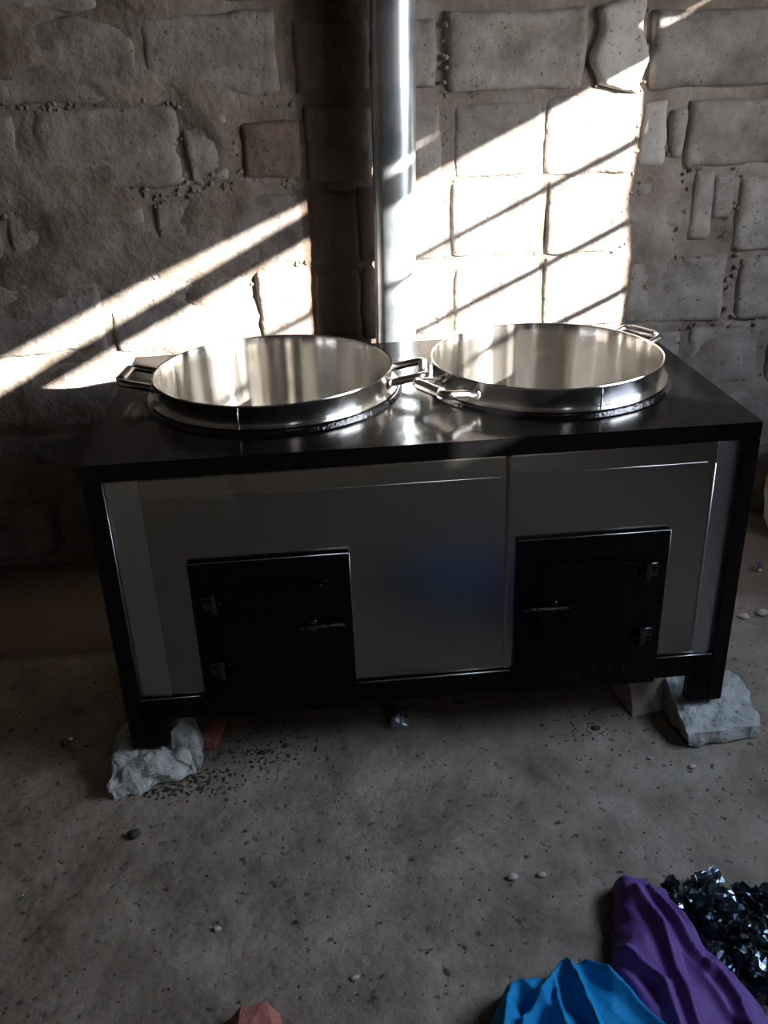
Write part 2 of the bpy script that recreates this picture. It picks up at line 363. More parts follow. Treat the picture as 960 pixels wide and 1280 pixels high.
for (a, b, c, d) in ((1.365, 1.43, .17, .32), (1.445, 1.50, .20, .335), (1.53, 1.585, .165, .345), (1.59, 1.645, .22, .34)):
    brick(a, b, c, d, 'brick', proud=random.uniform(0.0, 0.01), chip=0.02, lump=1.6)
# crumbs and clods of mud standing out of the joints: one countless mass
def clods():
    bm = bmesh.new(); rnd = random.Random(8)
    def clod(x, z, s, y=None):
        r = bmesh.ops.create_icosphere(bm, subdivisions=1, radius=1)
        f = [rnd.uniform(0.6, 1.3) for _ in range(3)]; rot = Matrix.Rotation(rnd.uniform(0, 6), 3, Vector((rnd.random(), rnd.random(), rnd.random()+.1)).normalized())
        for v in r['verts']:
            c = v.co*(1+0.4*nz(v.co.x*2+x*90, v.co.y*2, z*70)); c = Vector((c.x*f[0], c.y*f[1], c.z*f[2])); c = rot@c
            v.co = Vector((x, YW+(0.006 if y is None else y), z+ZT))+c*s
    for _ in range(520):
        x = rnd.uniform(-0.7, 0.45); z = rnd.choice((.365, .355, .345, .142, .575, .14))+rnd.gauss(0, .018)
        clod(x, z, rnd.uniform(.003, .009))
    for _ in range(420):
        x = rnd.uniform(1.3, 2.0); z = rnd.uniform(-.5, .38); clod(x, z, rnd.uniform(.003, .008), 0.0)
    for _ in range(160):
        x = rnd.uniform(.82, 1.36); z = rnd.choice((.56, .35, .145, -.07))+rnd.gauss(0, .008); clod(x, z, rnd.uniform(.002, .005), 0.003)
    for _ in range(120):
        x = rnd.choice((1.36, 1.44, .285, .15, .83))+rnd.gauss(0, .008); z = rnd.uniform(.1, .75); clod(x, z, rnd.uniform(.003, .008), 0.004)
    o = from_bm('mud_clod', bm, M['mortar'], wall); o['kind'] = 'stuff'
clods()
# remaining walls, roof and floor
def wall_boxes(name, boxes, mat):
    bm = bmesh.new()
    for b in boxes: box_bm(bm, *b)
    return struct(from_bm(name, bm, mat))
YF = -3.6
WY0, WY1 = -1.55, 0.32                   # window opening in the right wall
WZ0, WZ1 = ZT+0.38, ZT+1.30
wall_boxes('wall_right', [(XR, XR+WT, YF-WT, WY0, 0, CEIL), (XR, XR+WT, WY1, YW+0.2, 0, CEIL), (XR, XR+WT, WY0, WY1, 0, WZ0), (XR, XR+WT, WY0, WY1, WZ1, CEIL)], M['plaster'])
wall_boxes('wall_left', [(XL-WT, XL, YF-WT, YW+0.2, 0, CEIL)], M['dim_wall'])
DX0, DX1 = 1.35, 1.65                    # doorway in the wall behind the camera
wall_boxes('wall_front', [(XL, DX0, YF-WT, YF, 0, CEIL), (DX1, XR, YF-WT, YF, 0, CEIL), (DX0, DX1, YF-WT, YF, 2.0, CEIL)], M['plaster'])
def ceiling():
    vs = []; fs = []; n = 90; x0, x1 = XL-0.3, XR+0.3
    for i in range(n*4+1):
        x = x0+(x1-x0)*i/(n*4); z = CEIL+0.02+0.012*math.sin(i*math.pi/2)
        vs += [(x, YF-0.4, z), (x, YW+0.4, z)]
    for i in range(n*4): fs.append((2*i, 2*i+1, 2*i+3, 2*i+2))
    me = bpy.data.meshes.new('ceiling'); me.from_pydata(vs, [], fs); struct(link('ceiling', me, M['roof']))
ceiling()
# the window: timber lintel board, top rail, two jamb boards, bars, and an added unseen sheet that keeps sun off the stove front
def window():
    bm = bmesh.new(); xa, xb = XR+0.04, XR+0.07
    def poly(pts, x0=xa, x1=xb):
        f = [bm.verts.new((x0, y-.046, ZT+z+.025)) for y, z in pts]; g = [bm.verts.new((x1, y-.046, ZT+z+.025)) for y, z in pts]
        bm.faces.new(f); bm.faces.new(g[::-1]); k = len(pts)
        for i in range(k): bm.faces.new((f[i], g[i], g[(i+1) % k], f[(i+1) % k]))
    poly([(WY0, 1.262), (-0.64, 1.212), (-0.29, 1.208), (0.10, 1.208), (0.17, 1.175), (WY1, 1.175), (WY1, 1.30), (WY0, 1.30)])          # lintel board
    poly([(WY0, 1.080), (-1.38, 1.092), (-0.64, 1.116), (0.13, 1.114), (WY1, 1.114), (WY1, 1.159), (0.17, 1.159), (0.10, 1.196), (-0.29, 1.195), (-0.64, 1.180), (-1.38, 1.146), (WY0, 1.132)])   # top rail
    poly([(0.135, .34), (WY1+.05, .34), (WY1+.05, 1.116), (0.148, 1.116), (0.15, .93), (0.125, .74), (0.14, .60)])                     # far jamb board
    poly([(WY0, .38), (WY0+0.05, .38), (WY0+0.05, 1.1), (WY0, 1.1)])                       # near jamb
    fr = struct(from_bm('window_1', bm, M['wood']))
    for z, h in ((.938, .018), (.730, .018), (.540, .018)):
        box('window_bar', xa+0.005, xa+0.02, WY0, 0.14, ZT+z-h/2, ZT+z+h/2, M['wood'], fr, 0.002)
    for y in (-0.131, -0.344):
        box('window_bar', xa+0.022, xa+0.026, y-0.0025, y+0.0025, WZ0, ZT+1.1, M['wood'], fr, 0.001)
    box('sun_blocker', xa+0.03, xa+0.04, WY0, -0.90, WZ0, ZT+.76, M['roof'], fr)
window()
def floor():
    def fh(x, y):
        h = 0.005*fbm(x*2.2, y*2.2, 2)+0.0045*fbm(x*9, y*9, 5, 4)
        e = y+0.05*(nz(x*3, 1.7))-0.5-0.035*x*0
        h += 0.014*sst(-0.012, 0.012, e)
        return h
    def axis(a, b, lo, hi, s, S):
        r = []; x = a
        while x < b-1e-6:
            r.append(x); x += s if lo <= x < hi else S
        r.append(b); return r
    xs = axis(XL, XR, -0.6, 1.95, 0.012, 0.15); ys = axis(YF, YW+0.02, -0.80, YW, 0.012, 0.15)
    vs = [(x, y, min(fh(x, y), 0.02)-0.012*sst(-0.9, -1.2, y)*0) for y in ys for x in xs]; n = len(xs)
    fs = [(j*n+i, j*n+i+1, (j+1)*n+i+1, (j+1)*n+i) for j in range(len(ys)-1) for i in range(n-1)]
    me = bpy.data.meshes.new('floor'); me.from_pydata(vs, [], fs); struct(link('floor', me, M['floor'], None, True))
    return fh
FH = floor()
struct(box('floor_outside', -14, 16, -16, 12, -0.30, -0.06, M['ground'], None, 0))
# unseen wall added outside to keep direct sun out of the doorway
struct(box('wall_sunblock', -1.5, 5.2, -7.0, -6.8, -0.06, 3.1, M['plaster'], None, 0))

# ------------------------------------------------------------------ the stove
W_, D_ = 1.30, 0.71
PL = (0.356, 0.370, 0.2600); PR = (0.958, 0.350, 0.2535)
stove = empty('cook_stove', (W_/2, D_/2, 0.075), 'long black steel cooking stove with grey sheet front, two fire doors and flue pipe', 'stove')
def top_plate():
    bm = bmesh.new(); z = ZT; n = 64
    cells = [(0.0, 0.652, PL), (0.652, W_, PR)]
    for (x0, x1, (cx, cy, r)) in cells:
        R0 = r+0.0012; inner = []; outer = []
        corners = [math.atan2(cyy-cy, cxx-cx) % (2*math.pi) for cxx in (x0, x1) for cyy in (0, D_)]
        angs = sorted([2*math.pi*k/n for k in range(n)]+corners)
        for a in angs:
            c, s = math.cos(a), math.sin(a)
            tx = ((x1 if c > 0 else x0)-cx)/c if abs(c) > 1e-9 else 1e9
            ty = ((D_ if s > 0 else 0)-cy)/s if abs(s) > 1e-9 else 1e9
            t = min(tx, ty)
            inner.append((cx+R0*c, cy+R0*s)); outer.append((cx+t*c, cy+t*s))
        k = len(angs)
        iv = [bm.verts.new((x, y, z)) for x, y in inner]; ov = [bm.verts.new((x, y, z)) for x, y in outer]
        il = [bm.verts.new((x, y, z-0.004)) for x, y in inner]
        for i in range(k):
            j = (i+1) % k
            bm.faces.new((iv[i], iv[j], ov[j], ov[i])); bm.faces.new((il[i], il[j], iv[j], iv[i]))
    bmesh.ops.remove_doubles(bm, verts=bm.verts, dist=1e-5)
    o = from_bm('top_plate', bm, M['black_top'], stove)
    return o
top_plate()
F = 0.034
box('front_top_rail', 0, W_, 0.0, 0.03, ZT-0.036, ZT-0.0005, M['black'], stove, 0.002, 2)
box('back_top_rail', 0, W_, D_-0.03, D_, ZT-0.036, ZT-0.0005, M['black'], stove, 0.002)
box('side_rail', 0.0, 0.03, 0.03, D_-0.03, ZT-0.036, ZT-0.0005, M['black'], stove, 0.002)
box('side_rail', W_-0.03, W_, 0.03, D_-0.03, ZT-0.036, ZT-0.0005, M['black'], stove, 0.002)
box('front_bottom_rail', F, W_-F, 0.001, 0.03, ZT-0.590, ZT-0.5345, M['black_rough'], stove, 0.002)
box('back_bottom_rail', F, W_-F, D_-0.03, D_, ZT-0.590, ZT-0.5345, M['black_rough'], stove, 0.002)
LEG = -0.660
for sx_, x0, x1 in ((0, 0, F), (1, W_-F, W_)):
    for sy_ in (0, 1):
        y0, y1 = ((0, 0.035) if sy_ == 0 else (D_-0.035, D_))
        lg = box('leg', x0, x1, y0, y1, ZT+LEG, ZT-0.036, M['black'], stove, 0.002, 2)
        fx0, fx1 = (x0+0.002, x0+0.075) if sx_ == 0 else (x1-0.078, x1-0.002)
        fy = (0.0005 if sy_ == 0 else D_-0.032)
        box('foot', fx0, fx1, fy+0.001, fy+0.030, ZT+LEG-0.002, ZT-0.584, M['black_rough'], lg, 0.002)
# front sheet: a raised field inside a folded margin, in two lapped sheets
DENT = [(.255, -.045), (.285, -.085), (.295, -.13), (.275, -.17), (.225, -.185), (.21, -.205)]
def sheet(name, name2, x0, x1, z0, z1, ix0, ix1, iz0, iz1, yo, yi, mat):
    bm = bmesh.new(); step = 0.008
    def lin(a, b, m1, m2):
        out = {a, b, m1, m2}; k = int((b-a)/step)
        for i in range(k+1):
            q = a+(b-a)*i/k
            if min(abs(q-m) for m in (m1, m2)) > step*0.6: out.add(q)
        return sorted(out)
    xs = lin(x0, x1, ix0, ix1); zs = lin(z0, z1, iz0, iz1); g = {}
    for i, x in enumerate(xs):
        for j, z in enumerate(zs):
            dx = max(0, (ix0-x)/max(1e-6, ix0-x0), (x-ix1)/max(1e-6, x1-ix1)); dz = max(0, (iz0-z)/max(1e-6, iz0-z0), (z-iz1)/max(1e-6, z1-iz1))
            d = min(1, max(dx, dz)); y = yi+(yo-yi)*min(1, max(dx, 0.35*dz))
            y += 0.0006*fbm(x*4, z*4, 3.3, 2)+0.0004*nz(x*14, z*5, 2)*(d > 0)
            m = 9                                   # a long soft dent pressed into the sheet
            for (ax, az), (bx, bz) in zip(DENT, DENT[1:]):
                ddx, ddz = bx-ax, bz-az; t = max(0, min(1, ((x-ax)*ddx+(z-az)*ddz)/(ddx*ddx+ddz*ddz))); m = min(m, math.hypot(x-ax-t*ddx, z-az-t*ddz))
            y += 0.0016*math.exp(-(m/0.016)**2)
            g[i, j] = bm.verts.new((x, y, ZT+z))
    for i in range(len(xs)-1):
        for j in range(len(zs)-1): bm.faces.new((g[i, j], g[i+1, j], g[i+1, j+1], g[i, j+1]))
    for f in bm.faces:
        c = f.calc_center_median(); f.smooth = True
        if c.x < ix0+0.002 and name2 == 'L': f.material_index = 1
        if c.x > ix1 and name2 == 'R': f.material_index = 1
    o = from_bm(name, bm, mat, stove); o.data.materials.append(M['sheet_lit']); return o
SL = sheet('front_sheet', 'L', 0.030, 0.806, -0.537, -0.034, 0.100, 0.8059, -0.512, -0.080, 0.012, 0.0045, M['sheet'])
SR = sheet('front_sheet', 'R', 0.802, W_-0.030, -0.537, -0.034, 0.8021, 1.217, -0.512, -0.078, 0.012, 0.0035, M['sheet'])
SL['label'] = 'left lapped sheet of the grey steel front'; SR['label'] = 'right lapped sheet of the grey steel front'
# bright folded creases
def crease(pts, r=0.0016):
    bm = bmesh.new(); tube_bm(bm, [(x, y, ZT+z) for x, y, z in pts], r, 6); from_bm('crease', bm, M['bare'], stove, True)
crease([(1.216, 0.003, -0.082), (1.218, 0.003, -0.49)], 0.0024)
crease([(0.12, 0.0045, -0.081), (0.79, 0.0045, -0.081)], 0.0006)
crease([(0.82, 0.0035, -0.079), (1.20, 0.0035, -0.079)], 0.0010)
crease([(0.035, 0.001, -0.5350), (0.168, 0.001, -0.5350)], 0.0010)
crease([(0.489, 0.001, -0.5350), (0.818, 0.001, -0.5350)], 0.0012)
crease([(1.14, 0.001, -0.5350), (1.263, 0.001, -0.5350)], 0.0012)
crease([(0.0355, 0.004, -0.04), (0.0355, 0.004, -0.532)], 0.0007)
# body behind: sides, back and bottom
box('side_panel', 0.004, 0.008, 0.035, D_-0.035, ZT-0.56, ZT-0.03, M['black_rough'], stove, 0.0005)
box('side_panel', W_-0.008, W_-0.004, 0.035, D_-0.035, ZT-0.56, ZT-0.03, M['black_rough'], stove, 0.0005)
box('back_panel', F, W_-F, D_-0.012, D_-0.008, ZT-0.56, ZT-0.03, M['black_rough'], stove, 0.0005)
box('bottom_panel', 0.01, W_-0.01, 0.032, D_-0.032, ZT-0.566, ZT-0.560, M['black_rough'], stove, 0.0005)
def door(x0, x1, zt, hinge_right):
    fr = box('fire_door', x0, x1, -0.007, 0.003, ZT-0.592, ZT+zt, M['black_rough'], stove, 0.0012)
    # bare edges of the cut plate
    bm = bmesh.new(); tube_bm(bm, [(x0+0.001, -0.0072, ZT+zt), (x1-0.001, -0.0072, ZT+zt)], 0.0007, 6); tube_bm(bm, [(x1, -0.0072, ZT+zt), (x1, -0.0072, ZT-0.40)], 0.0006, 6)
    from_bm('cut_edge', bm, M['bare'], fr, True)
    lx0, lx1, lz0, lz1 = x0+0.048, x1-0.048, -0.50, zt-0.055
    box('door_leaf', lx0, lx1, -0.0125, -0.0072, ZT+lz0, ZT+lz1, M['black_rough'], fr, 0.0015)
    box('drip_lip', lx0+0.01, lx1-0.01, -0.0185, -0.012, ZT+lz1-0.012, ZT+lz1-0.006, M['black'], fr, 0.001)
    for k in range(6):
        xx = lx0+0.02+(lx1-lx0-0.05)*k/5
        box('air_slot', xx, xx+0.012, -0.0085, -0.0069, ZT-0.570, ZT-0.528, M['black'], fr, 0.001)
    hx = lx1+0.006 if hinge_right else lx0-0.006
    for hz in (-0.305, -0.462):
        bm = bmesh.new(); tube_bm(bm, [(hx, -0.015, ZT+hz-0.022), (hx, -0.015, ZT+hz+0.022)], 0.0065, 12)
        box_bm(bm, hx-0.022, hx+0.022, -0.0125, -0.0072, ZT+hz-0.016, ZT+hz+0.016, 0.001)
        for k in range(7):
            r = bmesh.ops.create_icosphere(bm, subdivisions=1, radius=0.004)
            p = Vector((hx+random.uniform(-.018, .022), -0.014, ZT+hz+random.uniform(-.014, .014)))
            for v in r['verts']: v.co = v.co+p
        from_bm('hinge', bm, M['wet'], fr, True)
    sx2 = lx0+0.012 if hinge_right else lx1-0.012
    bm = bmesh.new(); sg = -1 if hinge_right else 1
    tube_bm(bm, [(sx2-sg*0.05, -0.019, ZT-0.375), (sx2+sg*0.03, -0.019, ZT-0.372), (sx2+sg*0.045, -0.016, ZT-0.376)], 0.0045, 8)
    box_bm(bm, sx2-sg*0.02-0.006, sx2-sg*0.02+0.006, -0.017, -0.012, ZT-0.39, ZT-0.36, 0.001)
    from_bm('latch', bm, M['wet'], fr, True)
door(0.170, 0.487, -0.217, False)
door(0.823, 1.1375, -0.218, True)
# black collars round the two holes
for (cx, cy, r) in (PL, PR):
    bm = bmesh.new()
    lathe_bm(bm, cx, cy, [(r+0.003, ZT+0.0002), (r+0.003, ZT+0.007), (r+0.008, ZT+0.009), (r+0.017, ZT+0.008), (r+0.021, ZT+0.0002)], 96, lambda a, z: 0.0012*nz(a*9, z*50))
    from_bm('pot_collar', bm, M['wet'], stove, True)
# flue pipe up the wall behind the stove
def flue():
    bm = bmesh.new(); cx0, cx1 = 0.674, 0.694; r = 0.055; cy = 0.89
    def pt(z): return cx0+(cx1-cx0)*(z-(-0.2))/1.06, cy, ZT+z
    n = 48; prof = [(-0.30+0.05*k) for k in range(0, 41)]
    rings = []
    for z in prof:
        x, y, zz = pt(z)
        if zz > CEIL-0.03: zz = CEIL-0.03
        rings.append([bm.verts.new((x+(r+0.0004*nz(math.cos(2*math.pi*k/n)*2, math.sin(2*math.pi*k/n)*2, z*2.5))*math.cos(2*math.pi*k/n), y+r*math.sin(2*math.pi*k/n), zz)) for k in range(n)])
        if zz >= CEIL-0.03: break
    for a, b in zip(rings, rings[1:]):
        for k in range(n): bm.faces.new((a[k], a[(k+1) % n], b[(k+1) % n], b[k]))
    bm.faces.new(rings[0][::-1])
    p = from_bm('flue_pipe', bm, M['pipe'], stove, True)
    bm = bmesh.new()      # folded lock seam on the pipe
    x, y, z = pt(-0.3); x2, y2, z2 = pt(1.3); a = R(-158)
    tube_bm(bm, [(x+r*math.cos(a), y+r*math.sin(a), z), (x2+r*math.cos(a), y2+r*math.sin(a), z2)], 0.0022, 8)
    from_bm('lock_seam', bm, M['pipe'], p, True)
    bm = bmesh.new(); tube_bm(bm, [(0.674, D_-0.011, ZT-0.22), (0.674, cy-0.04, ZT-0.22)], 0.048, 32); from_bm('flue_stub', bm, M['pipe'], stove, True)
flue()

# ------------------------------------------------------------------ the two pans
def pan(c, zr, deg, label, seam_deg):
    cx, cy, r = c; z = ZT
    root = empty('cooking_pan', (cx, cy, z-0.30), label, 'pan', 'steel pans set in the stove')
    wav = lambda a, zz: 0.0007*nz(math.cos(a)*5, math.sin(a)*5, zz*3)+0.0003*nz(math.cos(a)*17, math.sin(a)*17, 0)
    bm = bmesh.new()
    prof = [(0.0, z-0.298), (r-0.09, z-0.298), (r-0.045, z-0.285), (r-0.018, z-0.25), (r-0.004, z-0.10), (r-0.001, z-0.006),
            (r-0.001, z+0.009), (r+0.0105, z+0.010), (r+0.011, z+0.0125), (r-0.0005, z+0.0135), (r-0.0005, z+zr-0.004), (r+0.0015, z+zr-0.001), (r+0.0005, z+zr+0.001), (r-0.0022, z+zr)]
    rings = lathe_bm(bm, cx, cy, prof[1:], 128, wav)
    bm.faces.new(rings[0])
    from_bm('pan_wall', bm, M['pan'], root, True)
    bm = bmesh.new()
    prof = [(r-0.0022, z+zr), (r-0.0035, z+zr-0.003), (r-0.0039, z+0.02), (r-0.0042, z-0.008), (r-0.0070, z-0.10), (r-0.022, z-0.245), (r-0.05, z-0.28), (r-0.092, z-0.292)]
    # subdivide the long spans
    P = []
    for a, b in zip(prof, prof[1:]):
        k = max(1, int(abs(a[1]-b[1])/0.02))
        for i in range(k): P.append((a[0]+(b[0]-a[0])*i/k, a[1]+(b[1]-a[1])*i/k))
    P.append(prof[-1])
    wi = lambda a, zz: 0.0034*nz(math.cos(a)*4+cx, math.sin(a)*4, zz*1.0)+0.0022*nz(math.cos(a)*9, math.sin(a)*9, 3+cx)
    rings = lathe_bm(bm, cx, cy, P, 160, wi); bm.faces.new(rings[-1])
    from_bm('pan_inside', bm, M['pan_in'], root, True)
    a = R(seam_deg); bm = bmesh.new()
    tube_bm(bm, [(cx+(r+0.0004)*math.cos(a), cy+(r+0.0004)*math.sin(a), z+q) for q in (0.014, zr-0.005)], 0.0014, 6)
    from_bm('weld_seam', bm, M['pan'], root, True)
    for s in (0, 180):
        a = R(deg+s); d = Vector((math.cos(a), math.sin(a), 0)); t = Vector((-math.sin(a), math.cos(a), 0)); o = Vector((cx, cy, z+0.036))
        hw = 0.056; L = 0.070
        path = []
        base = math.sqrt(r*r-hw*hw)
        path.append(o+d*(base)+t*hw+Vector((0, 0, -0.006)))
        path.append(o+d*(r+L-0.014)+t*hw+Vector((0, 0, 0.007)))
        for k in range(1, 5): q = k/5*math.pi/2; path.append(o+d*(r+L-0.014+0.014*math.sin(q))+t*(hw-0.014+0.014*math.cos(q))+Vector((0, 0, 0.008)))
        path2 = [o*2-(o*2-p) for p in path]
        mirror = [p-t*2*((p-o).dot(t)) for p in reversed(path)]
        bm = bmesh.new(); tube_bm(bm, path+mirror, 0.0085, 12)
        h = from_bm('handle', bm, M['pan'], root, True)
        bm = bmesh.new(); tube_bm(bm, [o+d*(r+L)+t*q+Vector((0, 0, 0.008)) for q in (-0.036, 0.036)], 0.0120, 16)
        from_bm('grip_sleeve', bm, M['pan_in'], h, True)
        for q in (hw, -hw):
            bm = bmesh.new(); p = o+d*(base-0.001)+t*q
            bmesh.ops.create_icosphere(bm, subdivisions=2, radius=0.011)
            for v in bm.verts: v.co = Matrix.Diagonal((1, 1, 1.2))@v.co+p+Vector((0, 0, -0.006))
            bmesh.ops.bisect_plane(bm, geom=bm.verts[:]+bm.edges[:]+bm.faces[:], plane_co=p, plane_no=-d, clear_outer=True)
            from_bm('weld', bm, M['pan'], h, True)
    return root
pan(PL, 0.056, -7, 'left one of the two round steel pans sunk in the stove top', -105)
pan(PR, 0.057, 30, 'right one of the two round steel pans, its handles turned aslant', -78)

# ------------------------------------------------------------------ stones and litter
def rock(name, verts, mat, label, cat, group=None, sub=3, amp=0.006, seed=0, fr=18, smooth=False):
    """ broken stone from the hull of the given points, subdivided and roughened """
    bm = bmesh.new()
    for v in verts: bm.verts.new(v)
    bmesh.ops.convex_hull(bm, input=bm.verts[:])
    bmesh.ops.delete(bm, geom=[v for v in bm.verts if not v.link_faces], context='VERTS')
    bmesh.ops.triangulate(bm, faces=bm.faces[:])
    for _ in range(sub): bmesh.ops.subdivide_edges(bm, edges=bm.edges[:], cuts=1, use_grid_fill=True)
    bm.normal_update()
    mz = min(v.co.z for v in bm.verts); mv = []
    for v in bm.verts:
        p = v.co; k = amp*(fbm(p.x*fr, p.y*fr, p.z*fr+seed, 3)); k -= amp*0.9*abs(nz(p.x*fr*.5+seed, p.y*fr*.5, p.z*fr*.5))
        mv.append(p+v.normal*k)
    for v, p in zip(bm.verts, mv): v.co = p; v.co.z = max(v.co.z, mz)
    o = from_bm(name, bm, M[mat] if isinstance(mat, str) else mat, None, smooth); tag(o, label, cat, group); return o
f0 = 0.002
# left concrete lump: low front lip, sloping broken top, higher tooth on the right, carrying the left front leg
rock('concrete_chunk', [(-.042, -.075, f0), (.128, -.012, f0), (-.035, .10, f0), (.12, .115, f0), (-.047, -.072, .028), (.130, -.010, .024),
     (-.050, -.005, .070), (.02, .045, .073), (-.035, .10, .073), (.035, .10, .073), (.10, .10, .073), (.05, -.02, .046), (.0, -.05, .050), (.09, -.01, .050)], 'concrete',
     'pale broken concrete lump under the left front leg of the stove', 'stone', 'stones propping the stove legs', 4, 0.014, 3, 26)
rock('concrete_chunk', [(.070, .012, f0), (.135, .01, f0), (.14, .09, f0), (.075, .09, f0), (.082, .02, .096), (.108, .04, .118), (.14, .03, .085), (.118, .085, .10), (.08, .08, .095)], 'concrete',
     'pale pointed concrete fragment right beside the left front leg', 'stone', None, 3, 0.008, 13)
rock('concrete_chunk', [(1.205, -.068, f0), (1.372, -.052, f0), (1.405, .09, f0), (1.20, .12, f0), (1.200, -.070, .040), (1.376, -.052, .034), (1.39, .05, .055), (1.375, .12, .066),
     (1.20, .03, .068), (1.21, .11, .072), (1.30, .10, .073), (1.24, -.02, .062), (1.33, -.01, .060)], 'concrete',
     'flat grey concrete slab piece under the right front leg of the stove', 'stone', 'stones propping the stove legs', 4, 0.009, 7, 26)
rock('concrete_chunk', [(-.02, .64, f0), (.10, .64, f0), (-.02, .76, f0), (.09, .77, f0), (-.02, .65, .0745), (.09, .65, .0745), (-.01, .75, .0745), (.08, .75, .0745)], 'concrete', 'concrete block under the rear left leg in the dark behind the stove', 'stone', None, 2, 0.004, 17)
rock('concrete_chunk', [(1.20, .64, f0), (1.33, .64, f0), (1.20, .76, f0), (1.32, .77, f0), (1.20, .65, .0745), (1.32, .65, .0745), (1.21, .75, .0745), (1.31, .75, .0745)], 'concrete', 'concrete block under the rear right leg in the dark behind the stove', 'stone', None, 2, 0.004, 19)
rock('brown_rock', [(1.12, .05, f0), (1.235, .07, f0), (1.10, .20, f0), (1.25, .22, f0), (1.13, .12, .085), (1.19, .15, .105), (1.235, .10, .06), (1.12, .17, .07), (1.24, .17, .085)], 'rock',
     'rounded brown rock lying under the stove behind the right front leg', 'stone', None, 3, 0.006, 23, smooth=True)
rock('red_brick_shard', [(.13, .075, .006), (.165, .06, .006), (.185, .135, .006), (.16, .145, .006), (.128, .078, .026), (.163, .062, .024), (.184, .135, .03), (.158, .145, .03)], 'redbrick',
     'small red clay shard on the floor just right of the left concrete lump', 'brick shard', None, 2, 0.003, 5)
rock('red_brick_shard', [(.235, -.60, .0), (.315, -.60, .0), (.23, -.72, .0), (.33, -.72, .0), (.255, -.605, .035), (.295, -.60, .038), (.25, -.70, .05), (.32, -.70, .048)], 'redbrick',
     'dark red clay piece cut off by the bottom edge of the photo', 'brick shard', None, 3, 0.003, 6)
def pebble(x, y, s, label, mat='pebble', group='loose pebbles on the dirt floor'):
    bm = bmesh.new(); bmesh.ops.create_icosphere(bm, subdivisions=2, radius=1); sd = x*37+y*11
    z0 = FH(x, y)
    for v in bm.verts:
        c = v.co*(1+0.35*nz(v.co.x+sd, v.co.y, v.co.z)); v.co = Vector((x+c.x*s*1.25, y+c.y*s, z0+s*0.5+c.z*s*0.62))
    tag(from_bm('pebble', bm, M[mat], None, True), label, 'pebble', group)
pebble(1.555, .425, .012, 'pale pebble on the floor right of the stove, nearer to it of the two there')
pebble(1.612, .433, .013, 'pale pebble at the right edge of the photo, beyond its twin beside the stove')
pebble(.747, -.372, .008, 'brownish pebble on open floor, left one of two above the purple cloth tip')
pebble(.803, -.373, .0065, 'small pebble on open floor, right one of two above the purple cloth tip')
pebble(1.193, -.123, .007, 'small pebble just in front of the right concrete slab')
pebble(1.115, -.085, .005, 'tiny pale pebble left of the right concrete slab corner')
pebble(.20, -.42, .0055, 'pale grit stone on the open floor below the left concrete lump')
pebble(.44, -.55, .006, 'grey pebble on the floor near the bottom centre')
pebble(.02, -.18, .012, 'dark clod on the floor below the left concrete lump', 'crumb', None)
pebble(.275, .04, .007, 'black charcoal bit, larger, in front of the left fire door', 'crumb', None)
pebble(1.03, .03, .007, 'black charcoal bit in front of the right fire door', 'crumb', None)
pebble(.325, .055, .005, 'black charcoal bit, smaller, in front of the left fire door', 'crumb', None)
def crumbs():
    bm = bmesh.new(); rnd = random.Random(5)
    def one(x, y, s):
        r = bmesh.ops.create_icosphere(bm, subdivisions=1, radius=1); z = FH(x, y)
        f = (rnd.uniform(.7, 1.4), rnd.uniform(.7, 1.4), rnd.uniform(.4, .9)); k = rnd.uniform(0, 9)
        for v in r['verts']:
            c = v.co*(1+0.4*nz(v.co.x+k, v.co.y, v.co.z)); v.co = Vector((x+c.x*s*f[0], y+c.y*s*f[1], z+s*0.3+c.z*s*f[2]))
    for _ in range(150): one(rnd.gauss(.27, .07), rnd.gauss(.03, .05), rnd.uniform(.0012, .0035))
    for _ in range(220): one(rnd.gauss(.10, .05), rnd.gauss(-.035, .022), rnd.uniform(.0015, .0040))
    for _ in range(700): one(rnd.uniform(-.4, 1.6), rnd.uniform(-.75, .35), rnd.uniform(.0008, .0026))
    for _ in range(60): one(rnd.gauss(1.03, .06), rnd.gauss(.02, .04), rnd.uniform(.0012, .003))
    tag(from_bm('floor_crumb', bm, M['crumb']), 'dark crumbs and grit scattered over the dirt floor', 'grit', None, 'stuff')
crumbs()
def scrap(x, y, z, s, mat, name='foil_scrap', seed=0, n=7, flat=0.5):
    """ a crumpled strip of film: a small curled sheet with sharp creases """
    rnd = random.Random(seed); bm = bmesh.new(); g = {}
    ax = Matrix.Rotation(rnd.uniform(0, 6.28), 3, 'Z')@Matrix.Rotation(rnd.uniform(-.9, .9), 3, 'X')@Matrix.Rotation(rnd.uniform(-.6, .6), 3, 'Y')
    cu = rnd.uniform(1.5, 4.0); asp = rnd.uniform(0.35, 0.8); k0 = rnd.uniform(0, 50)
    for i in range(n):
        for j in range(n):
            u = i/(n-1)*2-1; v = j/(n-1)*2-1; a = u*cu/2
            p = Vector((math.sin(a)/cu*2, v*asp, (math.cos(a)-1)/cu*2*0.9+0.25*nz(u*2+k0, v*2)))
            p += Vector((nz(u*3+k0, v*3, 1), nz(u*3+k0, v*3, 2), nz(u*3+k0, v*3, 3)))*0.22
            g[i, j] = bm.verts.new(ax@p*s)
    for i in range(n-1):
        for j in range(n-1): bm.faces.new((g[i, j], g[i+1, j], g[i+1, j+1], g[i, j+1]))
    mz = min(v.co.z for v in bm.verts)
    for v in bm.verts: v.co += Vector((x, y, z-mz))
    ed = bm.faces[:]; ret = bmesh.ops.solidify(bm, geom=ed, thickness=0.0006)
    return from_bm(name, bm, M[mat], None)
zf = lambda x, y: FH(x, y)+0.001
tag(scrap(.585, .105, zf(.585, .105), .034, 'foil', seed=3), 'crumpled bluish foil scrap below the middle of the stove', 'foil')
